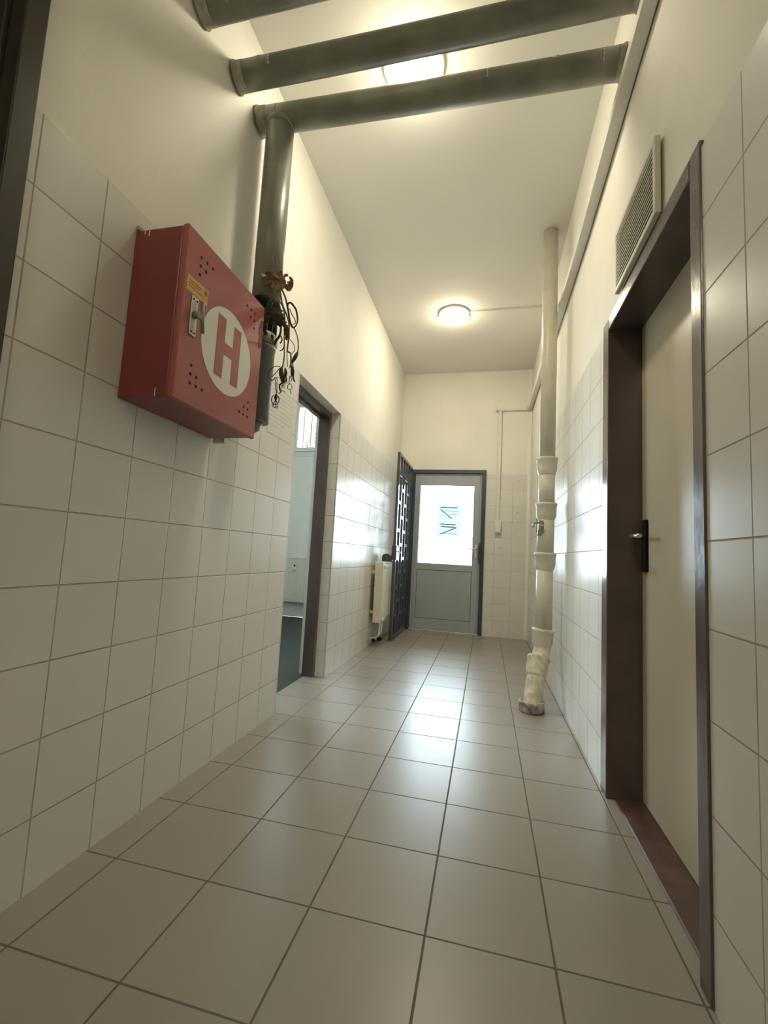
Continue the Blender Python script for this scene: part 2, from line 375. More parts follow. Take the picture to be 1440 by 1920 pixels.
obj('door_sill', 'chrome', lambda bm: box(bm, DFa+.03, DFb-.04, YE-.012, YE+.004, .0005, .011), d1, .002)
obj('sill_bar', 'alu', lambda bm: box(bm, DFa+.03, DFb-.04, YE+.0045, YE+.07, .0002, .019), d1)
# ground outside the doors
struct(obj('floor', 'trunk', lambda bm: box(bm, -12, 12, 5.96, 30, -.30, -.12)))

# --- door_2: cream leaf in a brown pressed-steel frame, right wall
fx = W-.005
def f(bm):
    # near jamb, far jamb, header: face, reveal and outer return of a pressed frame
    box(bm, fx, 1.762, RDa-.058, RDa, .001, RDz+.058); box(bm, fx, 1.762, RDb, RDb+.085, .001, RDz+.058)
    box(bm, fx, 1.762, RDa, RDb, RDz, RDz+.058)
d2 = struct(obj('door_2', 'brown', f, bev=.004), 'brown steel frame with a cream door leaf')
obj('door_leaf', 'cream_door', lambda bm: box(bm, 1.754, 1.80, RDa-.01, RDb+.01, .012, RDz+.008), d2, .002)
obj('threshold', 'brown_sill', lambda bm: prism(bm, [(W+.028, -.05), (W+.028, .001), (1.657, .005), (1.70, .009), (1.80, .0115), (1.90, .0115), (1.90, -.05)], RDa-.029, RDb+.029, 'y'), d2)
struct(obj('floor', 'floor', lambda bm: box(bm, 1.90, 2.4, .8, 2.5, -.06, 0)))
struct(obj('wall_behind_door', 'plaster', lambda bm: box(bm, 2.3, 2.4, .8, 2.5, 0, 2.3)))
hp = obj('door_handle', 'chrome', lambda bm: tube(bm, [(1.745, 1.975, 1.045), (1.706, 1.975, 1.045), (1.696, 1.965, 1.045), (1.694, 1.92, 1.045), (1.694, 1.855, 1.042)], [.008, .008, .009, .009, .008], 10), d2)
obj('cover_plate', 'black', lambda bm: box(bm, 1.741, 1.7535, 1.950, 1.995, .905, 1.115), hp, .004)
# --- door_3: dark brown frame and leaf, near left
def f(bm):
    box(bm, -.12, .016, D3b-.050, D3b+.003, 0, D3z); box(bm, -.12, .016, D3a-.003, D3a+.05, 0, D3z)
    box(bm, -.12, .016, D3a+.05, D3b-.05, D3z-.05, D3z)
    box(bm, -.12, -.030, D3b-.062, D3b-.05, 0, D3z-.05)
d3 = struct(obj('door_3', 'brown_leaf', f, bev=.003), 'dark brown door frame at the left edge')
obj('door_leaf', 'brown_leaf', lambda bm: box(bm, -.11, -.07, D3a+.05, D3b-.0625, .01, D3z-.051), d3, .002)

# ================================================================== THINGS
# ---------------- red hydrant cabinet
BY0, BY1, BZ0, BZ1, BD = 1.097, 1.580, 1.354, 1.912, .200
hb = thing('fire_hydrant_cabinet', 'red metal fire hydrant cabinet with a white H disc, hung on the tiled left wall', 'hydrant cabinet', (.001, 1.34, 1.354))
obj('cabinet_body', 'red', lambda bm: box(bm, .001, BD-.022, BY0+.003, BY1-.003, BZ0+.003, BZ1-.003, bev=.004), hb)
dr = obj('door', 'red_dull', lambda bm: box(bm, BD-.021, BD, BY0, BY1, BZ0, BZ1, bev=.005, seg=3), hb)
EC = (1.353, 1.610)
obj('emblem_disc', 'white_mark', lambda bm: lathe(bm, [(.1525, 0), (.1525, .0008)], (BD, EC[0], EC[1]), (1, 0, 0), 72), dr)
def f(bm):
    x0, x1 = BD+.0009, BD+.0016
    y0, y1, z0, z1, s = 1.281, 1.425, 1.505, 1.722, .046
    m0, m1 = 1.594, 1.637
    prism(bm, [(y0, z0), (y0+s, z0), (y0+s, m0), (y1-s, m0), (y1-s, z0), (y1, z0), (y1, z1), (y1-s, z1), (y1-s, m1), (y0+s, m1), (y0+s, z1), (y0, z1)], x0, x1)
obj('letter_h', 'red_dull', f, dr)
holes = [(1.167, 1.844), (1.198, 1.845), (1.227, 1.845), (1.167, 1.815), (1.196, 1.814), (1.167, 1.785),
         (1.450, 1.847), (1.479, 1.846), (1.508, 1.847), (1.479, 1.815), (1.508, 1.816), (1.509, 1.785),
         (1.168, 1.482), (1.168, 1.454), (1.197, 1.454), (1.169, 1.425), (1.199, 1.425), (1.229, 1.425),
         (1.511, 1.484), (1.484, 1.456), (1.512, 1.455), (1.455, 1.427), (1.485, 1.426), (1.513, 1.425)]
for y, z in holes:
    obj('vent_hole', 'hole', lambda bm: lathe(bm, [(.0052, -.002), (.0052, .0006)], (BD, y, z), (1, 0, 0), 14), dr)
st = obj('sticker', 'sticker', lambda bm: prism(bm, [(1.112, 1.706), (1.216, 1.706), (1.218, 1.758), (1.112, 1.756)], BD, BD+.0006), dr)
st['label'] = 'amber sticker above the latch'
obj('sticker_print', 'sticker_print', lambda bm: [box(bm, BD+.0006, BD+.0010, 1.197, 1.210, 1.735, 1.751)] +
    [box(bm, BD+.0006, BD+.0009, 1.122, 1.122+l, z, z+.0035) for z, l in ((1.741, .062), (1.732, .05), (1.722, .066))], st)
lp = obj('latch_plate', 'zinc', lambda bm: box(bm, BD, BD+.004, 1.139, 1.169, 1.574, 1.701, bev=.001), dr)
for y, z in ((1.146, 1.690), (1.162, 1.690), (1.146, 1.584), (1.162, 1.584)):
    obj('screw', 'hole', lambda bm: lathe(bm, [(.0032, 0), (.0032, .001)], (BD+.004, y, z), (1, 0, 0), 10), lp)
def f(bm):
    lathe(bm, [(.011, 0), (.011, .016), (.008, .018)], (BD+.004, 1.153, 1.640), (1, 0, 0), 18)
    box(bm, BD+.016, BD+.024, 1.147, 1.176, 1.628, 1.650, bev=.003)
    tube(bm, [(BD+.020, 1.168, 1.690), (BD+.022, 1.171, 1.640), (BD+.026, 1.173, 1.590)], .006, 8)
obj('latch_handle', 'iron', f, dr)
obj('paint_smear', 'red_wet', lambda bm: prism(bm, [(1.548, 1.800), (1.556, 1.845), (1.574, 1.850), (1.575, 1.740), (1.560, 1.725), (1.550, 1.728), (1.552, 1.76)], BD, BD+.0008), dr)
obj('wall_bracket', 'soil', lambda bm: box(bm, .001, .05, 1.600, 1.618, 1.346, 1.37, bev=.003), hb)
obj('wall_bracket', 'collar', lambda bm: box(bm, .001, .012, 1.100, 1.14, 1.913, 1.928, bev=.002), hb)
for a in ((.052, .056, 1.885, 1.909), (.036, .039, 1.893, 1.909), (.135, .138, 1.358, 1.385)):
    obj('scratch', 'white_mark', lambda bm: box(bm, a[0], a[1], BY0+.0022, BY0+.0032, a[2], a[3]), hb)

# ---------------- heating pipes under the ceiling
P3 = [(.002, 1.735, 2.963), (W-.004, 1.812, 3.010)]
def hpipe(label, a, b, r, marks, group):
    t = thing('heating_pipe', label, 'pipe', ((a[0]+b[0])/2, (a[1]+b[1])/2, a[2]), group)
    A, B = Vector(a), Vector(b); n = 9
    pts = [A.lerp(B, k/(n-1)) + Vector((0, 0, -.006*math.sin(math.pi*k/(n-1)))) for k in range(n)]
    obj('pipe_run', 'green_pipe', lambda bm: tube(bm, pts, r, 32), t)
    for P, d in ((A, 1), (B, -1)):
        obj('wall_collar', 'collar', lambda bm: lathe(bm, [(r+.006, 0), (r+.004, .004), (r+.0012, .007), (r+.0010, .036 if d > 0 else .024), (r+.0002, .044 if d > 0 else .030)], P+Vector((.0015*d, 0, 0)), (B-A)*d, 32), t)
    for k, (s, a0, a1, w_) in enumerate(marks):
        c = A.lerp(B, s)
        def f(bm):
            m_ = 8; rr = r+.0008
            ring = []
            for i in range(m_+1):
                a = math.radians(a0 + (a1-a0)*i/m_)
                o_ = Vector((0, -math.cos(a), -math.sin(a)))*rr
                wv = w_*(.6+.4*math.sin(i*2.1+k))
                ring.append((bm.verts.new(c+o_+Vector((-wv, 0, 0))), bm.verts.new(c+o_+Vector((wv, 0, 0)))))
            for p, q in zip(ring, ring[1:]): bm.faces.new((p[0], p[1], q[1], q[0])).smooth = True
        o = obj('paint_drip', 'mark', f, t)
        md = o.modifiers.new('thick', 'SOLIDIFY'); md.thickness = .0008
    return t
G = 'olive grey heating pipes crossing under the ceiling'
hpipe('thick olive-grey pipe crossing under the ceiling, nearest of three, cut by the top edge', (.002, 1.283, 2.965), (W-.004, 1.315, 3.020), .056, [(.08, 20, 60, .002)], G)
hpipe('thick olive-grey pipe crossing under the ceiling, middle one of the three', (.002, 1.533, 2.962), (W-.004, 1.592, 3.040), .054, [(.105, -8, 30, .006), (.075, -40, -15, .010)], G)
hpipe('thick olive-grey pipe crossing under the ceiling, farthest of three, joined to the vertical drop', P3[0], P3[1], .058, [(.66, -12, 24, .0026), (.945, -15, 40, .004), (.83, -35, -12, .016), (.06, -30, 10, .006)], G)
# ---------------- vertical drop behind the cabinet
dp = thing('drop_pipe', 'olive-grey vertical pipe dropping from the ceiling pipe to behind the red cabinet', 'pipe', (.108, 1.737, 1.46))
obj('upper_pipe', 'green_pipe', lambda bm: tube(bm, [(.111, 1.737, 2.905), (.111, 1.737, 2.4), (.110, 1.736, 2.02)], .064, 32), dp)
obj('weld_collar', 'green_pipe', lambda bm: lathe(bm, [(.0655, 0), (.066, .01), (.0645, .03)], (.111, 1.737, 2.93), (0, 0, -1), 32), dp)
obj('joint_band', 'black', lambda bm: lathe(bm, [(.061, -.05), (.069, -.02), (.071, 0), (.069, .02), (.064, .035)], (.110, 1.736, 2.0), (0, 0, 1), 32), dp)
obj('sleeve', 'black', lambda bm: lathe(bm, [(.060, 0), (.060, .12)], (.109, 1.736, 1.86), (0, 0, 1), 32), dp)
obj('mortar_ring', 'collar', lambda bm: lathe(bm, [(.061, 0), (.068, .008), (.068, .035), (.060, .055)], (.108, 1.735, 1.825), (0, 0, 1), 32), dp)
obj('lower_pipe', 'pipe_low', lambda bm: lathe(bm, [(.064, 0), (.064, .33), (.067, .335), (.067, .35)], (.100, 1.734, 1.475), (.012, 0, 1), 32), dp)
obj('bottom_outlet', 'pipe_low', lambda bm: tube(bm, [(.095, 1.734, 1.50), (.085, 1.732, 1.455), (.075, 1.728, 1.44)], [.05, .045, .03], 24), dp)
def f(bm):
    pts = [(.070, 2.80), (.072, 2.60), (.069, 2.45), (.066, 2.33), (.062, 2.22)]
    for (a, b) in (((.058, 2.86), (.060, 2.70)), ((.052, 2.44), (.085, 2.40))): pts = pts
    tube(bm, [(x, 1.737-math.sqrt(max(0, .0648**2-(x-.111)**2)), z) for x, z in pts], .0022, 6)
obj('paint_drip', 'mark', f, dp)

# ---------------- dried roses hung on the drop pipe
PL = {"stem":[[[[0.161,1.652,2.257],[0.189,1.643,2.19],[0.203,1.651,2.15],[0.216,1.665,2.094],[0.215,1.664,2.055]],0.0022],[[[0.169,1.655,2.2],[0.189,1.648,2.13],[0.192,1.659,2.082],[0.208,1.671,2.06]],0.0018],[[[0.196,1.65,2.179],[0.209,1.638,2.121],[0.224,1.644,2.065],[0.219,1.658,2.051]],0.002],[[[0.226,1.644,2.036],[0.249,1.63,1.959],[0.278,1.63,1.895],[0.282,1.645,1.861],[0.28,1.652,1.803],[0.284,1.642,1.752],[0.307,1.629,1.73],[0.31,1.632,1.672]],0.0035],[[[0.228,1.65,2.044],[0.258,1.638,1.987],[0.267,1.644,1.951]],0.004],[[[0.22,1.655,2.043],[0.197,1.648,2.007],[0.165,1.659,1.963],[0.156,1.671,1.927]],0.004],[[[0.226,1.644,2.036],[0.222,1.63,1.985],[0.201,1.63,1.949],[0.198,1.645,1.928],[0.2,1.652,1.88],[0.205,1.642,1.831]],0.002],[[[0.222,1.65,1.987],[0.252,1.638,1.94],[0.26,1.644,1.895],[0.254,1.658,1.856],[0.258,1.66,1.79],[0.269,1.647,1.732],[0.27,1.638,1.681]],0.0028],[[[0.279,1.647,1.754],[0.294,1.634,1.678]],0.0018],[[[0.285,1.652,1.808],[0.311,1.643,1.778],[0.311,1.651,1.755],[0.293,1.665,1.748]],0.0015],[[[0.304,1.644,1.854],[0.328,1.63,1.813],[0.338,1.63,1.771],[0.33,1.645,1.746]],0.0026],[[[0.241,1.65,1.641],[0.242,1.638,1.613],[0.248,1.644,1.57]],0.0018],[[[0.247,1.65,1.641],[0.249,1.638,1.613],[0.251,1.644,1.569]],0.0015],[[[0.296,1.655,1.646],[0.3,1.648,1.611]],0.0018]],"loop":[[[[0.267,1.644,1.951],[0.276,1.63,1.954],[0.288,1.63,1.958],[0.296,1.645,1.951],[0.306,1.652,1.934],[0.32,1.642,1.889],[0.323,1.629,1.859],[0.31,1.632,1.847],[0.29,1.647,1.868],[0.278,1.651,1.898],[0.277,1.639,1.919],[0.276,1.628,1.941]],0.0045],[[[0.275,1.65,1.944],[0.295,1.638,1.908],[0.306,1.644,1.891],[0.303,1.658,1.881],[0.288,1.66,1.878]],0.003],[[[0.258,1.638,1.682],[0.246,1.624,1.678],[0.231,1.618,1.667],[0.211,1.63,1.652],[0.212,1.642,1.634],[0.23,1.636,1.622],[0.249,1.622,1.629]],0.003],[[[0.252,1.65,1.682],[0.236,1.638,1.65],[0.22,1.644,1.64]],0.0035],[[[0.233,1.65,1.563],[0.231,1.638,1.547],[0.229,1.644,1.533],[0.232,1.658,1.525],[0.245,1.66,1.527],[0.261,1.647,1.536],[0.262,1.638,1.553]],0.0025],[[[0.233,1.647,1.53],[0.243,1.634,1.509],[0.252,1.637,1.503],[0.251,1.652,1.514],[0.252,1.656,1.505]],0.002],[[[0.279,1.65,1.649],[0.292,1.638,1.621],[0.266,1.644,1.61],[0.252,1.658,1.607],[0.255,1.66,1.589],[0.267,1.647,1.575],[0.261,1.638,1.565]],0.0035],[[[0.262,1.655,1.587],[0.286,1.648,1.574]],0.002],[[[0.299,1.65,1.609],[0.299,1.638,1.595],[0.299,1.644,1.586],[0.304,1.658,1.589],[0.309,1.66,1.601],[0.308,1.647,1.608],[0.305,1.638,1.604]],0.002],[[[0.304,1.65,1.586],[0.315,1.638,1.57],[0.314,1.644,1.563]],0.0015],[[[0.317,1.65,1.666],[0.322,1.638,1.638],[0.322,1.644,1.626],[0.321,1.658,1.621]],0.003],[[[0.242,1.65,1.866],[0.246,1.638,1.822],[0.228,1.644,1.803],[0.213,1.658,1.792]],0.007],[[[0.249,1.644,1.82],[0.262,1.63,1.794],[0.254,1.63,1.78]],0.003],[[[0.263,1.655,1.787],[0.259,1.648,1.763],[0.241,1.659,1.762]],0.003],[[[0.193,1.655,1.954],[0.209,1.648,1.951],[0.217,1.659,1.935],[0.208,1.671,1.914]],0.004],[[[0.244,1.65,1.613],[0.279,1.638,1.598],[0.29,1.644,1.614]],0.0015]],"leaf":[[[[0.162,1.655,1.961],[0.164,1.648,1.923],[0.159,1.659,1.886],[0.158,1.671,1.845]],0.013],[[[0.209,1.644,1.946],[0.227,1.63,1.904],[0.232,1.63,1.866]],0.02],[[[0.231,1.65,1.943],[0.245,1.638,1.897],[0.24,1.644,1.863]],0.013],[[[0.255,1.65,1.889],[0.274,1.638,1.844],[0.277,1.644,1.8]],0.01],[[[0.174,1.655,1.936],[0.195,1.648,1.902],[0.202,1.659,1.878]],0.014],[[[0.186,1.647,1.988],[0.188,1.634,1.961],[0.184,1.637,1.925]],0.01]],"bud":[[[[0.33,1.644,1.745],[0.328,1.63,1.716],[0.314,1.63,1.692]],0.0075],[[[0.201,1.65,1.833],[0.211,1.638,1.817],[0.209,1.644,1.811]],0.006],[[[0.262,1.65,1.687],[0.265,1.638,1.658],[0.272,1.644,1.628],[0.263,1.658,1.621]],0.01],[[[0.275,1.652,1.682],[0.284,1.643,1.655],[0.279,1.651,1.64]],0.006],[[[0.305,1.65,1.689],[0.316,1.638,1.661],[0.311,1.644,1.645]],0.007],[[[0.245,1.65,1.569],[0.25,1.638,1.551],[0.247,1.644,1.537]],0.0065]],"petal":[[[0.16,1.655,2.103],0.016],[[0.185,1.65,2.073],0.016],[[0.18,1.645,2.104],0.014],[[0.146,1.66,2.112],0.012],[[0.203,1.65,2.095],0.012],[[0.236,1.64,2.093],0.011],[[0.24,1.65,2.104],0.008],[[0.264,1.645,2.052],0.012],[[0.267,1.65,2.072],0.009],[[0.257,1.65,2.042],0.009],[[0.226,1.65,2.064],0.012],[[0.194,1.655,2.06],0.012]]}
pb = thing('dried_rose_bunch', 'bunch of dried brown roses hanging upside down on the olive-grey drop pipe', 'dried flowers', tuple(PL['petal'][10][0]))
def smooth_pts(p, n=4):
    p = [Vector(q) for q in p]; out = []
    for i in range(len(p)-1):
        a, b, c, d = p[max(i-1, 0)], p[i], p[i+1], p[min(i+2, len(p)-1)]
        for k in range(n):
            t = k/n
            out.append(.5*((2*b)+(c-a)*t+(2*a-5*b+4*c-d)*t*t+(3*b-a-3*c+d)*t**3))
    return out+[p[-1]]
for pts, r in PL['stem']: obj('stem', 'stem', lambda bm: tube(bm, smooth_pts(pts), r, 7), pb)
for pts, r in PL['loop']: obj('curled_leaf', 'dry_dark', lambda bm: tube(bm, smooth_pts(pts), r, 7, flat=.5), pb)
for pts, r in PL['leaf']:
    q = smooth_pts(pts, 5)
    obj('shrivelled_leaf', 'dry_dark', lambda bm: tube(bm, [v+Vector((.004*math.sin(i*1.9), .005*math.cos(i*2.3), 0)) for i, v in enumerate(q)], [1.35*r*(.25+.75*math.sin(math.pi*(i+.6)/(len(q)+.2))**.7)*(.8+.3*math.sin(i*2.7)) for i in range(len(q))], 9, flat=.45), pb)
for pts, r in PL['bud']:
    q = smooth_pts(pts, 5)
    b_ = obj('withered_bud', 'dry_dark', lambda bm: tube(bm, q, [r*(.2+.9*math.sin(math.pi*(i+.4)/len(q))) for i in range(len(q))], 9), pb)
    for k in range(4):
        e = q[-1]; a = k*1.6
        obj('sepal', 'dry_dark', lambda bm: tube(bm, smooth_pts([q[-3], e+Vector((.008*math.cos(a), .006*math.sin(a), -.012)), e+Vector((.012*math.cos(a+.5), .008*math.sin(a), -.026))]), .0013, 5), b_)
for c, r in PL['petal']:
    rnd = random.Random(int(c[0]*9999+c[2]*777))
    def f(bm):
        n, m_ = 10, 7
        nx, ny = rnd.uniform(-.8, .8), rnd.uniform(-.8, .8); g = []
        rot = Matrix.Rotation(rnd.uniform(0, 6), 3, 'Z') @ Matrix.Rotation(rnd.uniform(.4, 1.5), 3, 'X') @ Matrix.Rotation(rnd.uniform(0, 6), 3, 'Z')
        ph = rnd.uniform(0, 6)
        for i in range(m_):
            row = []
            rr = r*2.3*(i+.3)/m_
            for k in range(n):
                a = math.pi*1.5*k/(n-1)
                v = Vector((rr*math.cos(a), rr*math.sin(a)*.8, -r*.9*(i/m_)**2+.22*r*math.sin(3*a+ph)*(i/m_)))
                row.append(bm.verts.new(Vector(c)+rot @ v))
            g.append(row)
        for A_, B_ in zip(g, g[1:]):
            for k in range(n-1): bm.faces.new((A_[k], A_[k+1], B_[k+1], B_[k])).smooth = True
    o = obj('crumpled_petal', 'petal', f, pb)
    md = o.modifiers.new('thick', 'SOLIDIFY'); md.thickness = .0015
obj('hanging_string', 'stem', lambda bm: tube(bm, smooth_pts([(.216, 1.66, 2.10), (.19, 1.668, 2.13), (.14, 1.669, 2.12), (.115, 1.671, 2.10)]), .0012, 5), pb)

# ---------------- paper notice on the left wall
nt_ = thing('paper_notice', 'pale printed sheet stuck on the wall tiles beside the passage to the side room', 'notice', (.001, 2.19, 1.52))
obj('sheet', 'paper', lambda bm: prism(bm, [(2.030, 1.522), (2.318, 1.526), (2.345, 1.782), (2.050, 1.786)], .0004, .0016), nt_)
def f(bm):
    for k in range(9):
        z = 1.760-k*.024; y0 = 2.062-.002*k; L = (.24, .25, .20, .25, .24, .22, .25, .17, .10)[k]
        y = y0
        rnd = random.Random(k)
        while y < y0+L:
            l = rnd.uniform(.012, .035); box(bm, .0016, .0019, y, min(y+l, y0+L), z, z+.006); y += l+.006
obj('print_lines', 'print', f, nt_)

# ---------------- barred gate folded back beside the outside door
GX, GY0, GY1, GB, GT = .163, 4.665, 5.552, .025, 2.045
gt = thing('barred_gate', 'dark grey welded lattice gate swung open beside the glazed outside door', 'gate', (GX, GY1, 0))
gd = .015                       # half depth of the bars
def f(bm):
    box(bm, GX-gd, GX+gd, GY0, GY0+.035, GB, GT); box(bm, GX-gd, GX+gd, GY1-.035, GY1, GB, GT)
    box(bm, GX-gd, GX+gd, GY0+.035, GY1-.035, GB, GB+.035); box(bm, GX-gd, GX+gd, GY0+.035, GY1-.035, GT-.035, GT)
obj('gate_frame', 'gate', f, gt, .002)
nc = 5; gw = (GY1-GY0-.07)/nc
for k in range(1, nc):
    y = GY0+.035+gw*k
    obj('upright_bar', 'gate', lambda bm: box(bm, GX-gd+.002, GX+gd-.002, y-.012, y+.012, GB+.035, GT-.035), gt, .0015)
for k in range(nc):
    y0 = GY0+.035+gw*k + (.012 if k else 0); y1 = GY0+.035+gw*(k+1) - (.012 if k < nc-1 else 0)
    z = GB+.035 + (.20 if k % 2 == 0 else .355)
    while z < GT-.08:
        obj('cross_bar', 'gate', lambda bm: box(bm, GX-gd+.003, GX+gd-.003, y0, y1, z-.018, z+.018), gt, .0015)
        z += .31
lk = obj('lock_case', 'gate', lambda bm: box(bm, GX-.026, GX+.026, GY0-.004, GY0+.075, .86, 1.02), gt, .004)
obj('latch_bow', 'gate', lambda bm: prism(bm, [(.030, .842), (.030, .895)] + [(.075-.045*math.cos(math.radians(a)), .895+.032*math.sin(math.radians(a))) for a in range(15, 180, 15)] + [(.120, .90), (GX-.02, .925), (GX-.02, .842)], GY0+.012, GY0+.028, 'y'), lk, .002)
obj('gate_handle', 'chrome', lambda bm: tube(bm, [(GX+.026, GY0+.03, .955), (GX+.055, GY0+.03, .955), (GX+.06, GY0+.035, .945), (GX+.06, GY0+.09, .93)], .006, 8), gt)
for z in (.25, 1.05, 1.80):
    obj('hinge', 'gate', lambda bm: tube(bm, [(GX, GY1+.004, z-.05), (GX, GY1+.004, z+.05)], .011, 12), gt)

# ---------------- radiators
def radiator(name, label, org, length, z0, z1, depth, along, extras):
    """panel radiator; along='y' (panel faces +x) or 'x' (panel faces -y)"""
    t = thing(name, label, 'radiator', org)
    ox, oy, _ = org
    def P(bm, u0, u1, v0, v1, a, b, bev=0):
        if along == 'y': box(bm, ox+v0, ox+v1, oy+u0, oy+u1, a, b, bev=bev)
        else: box(bm, ox+u0, ox+u1, oy-v1, oy-v0, a, b, bev=bev)
    n = int(length/.035)
    def panel(bm, v):
        P(bm, 0, length, v, v+.010, z0+.01, z1-.01, .003)
        for k in range(n):
            u = .02+k*(length-.04)/n
            P(bm, u, u+.022, v-.004, v+.014, z0+.035, z1-.035, .003)
    obj('front_panel', 'radiator', lambda bm: panel(bm, depth-.016), t)
    obj('rear_panel', 'radiator', lambda bm: panel(bm, .028), t)
    obj('end_cover', 'radiator', lambda bm: P(bm, -.004, .002, .022, depth+.002, z0, z1, .002), t)
    obj('end_cover', 'radiator', lambda bm: P(bm, length-.002, length+.004, .022, depth+.002, z0, z1, .002), t)
    obj('top_grille', 'radiator', lambda bm: [P(bm, .003, length-.003, .022, depth, z1-.004, z1)] , t)
    extras(t)
    return t
def ex1(t):
    for z in (.79, .275):
        obj('plug', 'white_plastic', lambda bm: lathe(bm, [(.018, 0), (.018, .006), (.012, .012)], (.118+.03, 4.345, z), (0, -1, 0), 16), t)
    obj('wall_fixing', 'radiator', lambda bm: box(bm, .001, .080, 4.38, 4.40, .72, .75), t)
    obj('wall_fixing', 'radiator', lambda bm: box(bm, .001, .080, 4.38, 4.40, .32, .35), t)
    obj('supply_pipe', 'radiator', lambda bm: tube(bm, [(.10, 4.42, .245), (.10, 4.42, .12), (.09, 4.42, .09), (.06, 4.42, .075), (.002, 4.42, .07)], .010, 10), t)
    obj('supply_pipe', 'radiator', lambda bm: tube(bm, [(.10, 4.50, .245), (.10, 4.50, .12), (.09, 4.50, .10), (.06, 4.50, .085), (.002, 4.50, .08)], .010, 10), t)
    obj('valve', 'black', lambda bm: lathe(bm, [(.012, 0), (.022, .006), (.022, .030), (.012, .036)], (.10, 4.42, .07), (.5, -.8, .2), 14), t)
    obj('valve', 'black', lambda bm: lathe(bm, [(.010, 0), (.017, .006), (.017, .024), (.010, .030)], (.050, 4.41, .055), (0, -1, 0), 14), t)
# the wall radiator whose end shows beside the gate: panels stand clear of the wall
radiator('panel_radiator', 'ivory panel radiator seen end-on, on the left wall behind the open gate', (.020, 4.352, 0), .62, .235, .835, .105, 'y', ex1)
def ex2(t):
    obj('supply_pipe', 'radiator', lambda bm: tube(bm, [(-1.215, 5.69, .21), (-1.215, 5.69, .06), (-1.215, 5.70, -.001)], .011, 10), t)
    obj('knob', 'white_plastic', lambda bm: lathe(bm, [(.018, 0), (.024, .008), (.022, .035), (.012, .04)], (-1.40, 5.628, .655), (0, -1, 0), 16), t)
    obj('bleed_screw', 'black', lambda bm: lathe(bm, [(.012, 0), (.012, .012)], (-1.407, 5.628, .70), (0, -1, 0), 10), t)
radiator('panel_radiator', 'pale ribbed panel radiator under the barred high window in the side room', (-1.95, 5.738, 0), .88, .20, .80, .11, 'x', ex2)

# ---------------- soil pipe
SX, SY = 1.518, 3.18
sp_ = thing('soil_pipe', 'cream-painted cast iron soil pipe running from ceiling to floor beside the right wall', 'pipe', (1.43, 2.97, 0))
def socket(bm, c, ax, r=.053, s=1.):
    """bell socket; c = top rim, ax = direction the pipe runs down"""
    lathe(bm, [(r+.002, -.004), (r+.015*s, -.002), (r+.0185*s, .004), (r+.0185*s, .014), (r+.0140*s, .020), (r+.0125*s, .078), (r+.010*s, .092), (r+.0025, .112), (r-.001, .125)], c, ax, 40)
obj('pipe_section', 'soil', lambda bm: tube(bm, [(SX-.004, SY, ZC+.002), (SX, SY, 2.4), (SX, SY, 1.62)], .052, 40), sp_)
obj('pipe_section', 'soil', lambda bm: tube(bm, [(SX, SY, 1.55), (SX, SY, 1.30)], .053, 40), sp_)
obj('pipe_section', 'soil', lambda bm: tube(bm, [(SX, SY, 1.25), (SX-.002, SY, .96)], .0545, 40), sp_)
obj('pipe_section', 'soil', lambda bm: tube(bm, [(SX-.002, SY, .92), (SX-.004, SY, .45)], .0535, 40), sp_)
obj('socket', 'soil', lambda bm: socket(bm, (SX, SY, 1.640), (0, 0, -1)), sp_)
obj('socket', 'soil', lambda bm: socket(bm, (SX, SY, 1.325), (0, 0, -1)), sp_)
obj('socket', 'soil', lambda bm: socket(bm, (SX-.001, SY, .985), (0, 0, -1)), sp_)
obj('socket', 'soil', lambda bm: socket(bm, (SX-.006, SY-.004, .478), (-.06, -.03, -1), .055), sp_)
obj('bend', 'soil_worn', lambda bm: tube(bm, smooth_pts([(SX-.008, SY-.005, .40), (SX-.016, SY-.020, .34), (SX-.036, SY-.060, .275), (SX-.046, SY-.085, .235)]), .053, 36), sp_)
obj('socket', 'soil_worn', lambda bm: socket(bm, (1.482, 3.122, .300), (-.20, -.42, -.88), .056, .9), sp_)
obj('pipe_section', 'soil_worn', lambda bm: tube(bm, smooth_pts([(1.462, 3.075, .20), (1.447, 3.040, .12), (1.436, 3.005, .05), (1.432, 2.985, .012)]), .055, 36), sp_)
obj('floor_socket', 'dirty', lambda bm: lathe(bm, [(.074, 0), (.076, .012), (.075, .045), (.079, .052), (.078, .062), (.066, .064), (.058, .052)], (1.430, 2.985, .0005), (-.05, .04, 1), 40), sp_)
def f(bm):
    box(bm, SX-.068, SX-.060, SY-.050, SY-.044, 1.120, 1.215, bev=.002); box(bm, SX-.050, SX-.044, SY-.058, SY-.052, 1.125, 1.205, bev=.002)
    tube(bm, [(SX-.085, SY-.050, 1.185), (SX-.035, SY-.052, 1.188)], .006, 8)
    tube(bm, [(SX-.050, SY-.056, 1.200), (SX-.030, SY-.060, 1.198), (SX-.022, SY-.056, 1.180)], .005, 8)
pc = obj('pipe_clamp', 'iron', f, sp_)
obj('bolt', 'zinc', lambda bm: lathe(bm, [(.003, 0), (.011, .004), (.013, .011), (.009, .02), (.002, .023)], (SX-.078, SY-.055, 1.165), (-1, -.2, 0), 14), pc)
obj('clamp_plate', 'iron', lambda bm: prism(bm, [(SX-.045, 1.095), (SX-.062, 1.100), (SX-.050, 1.165), (SX-.022, 1.165), (SX-.016, 1.125)], SY-.062, SY-.057, 'y'), pc)

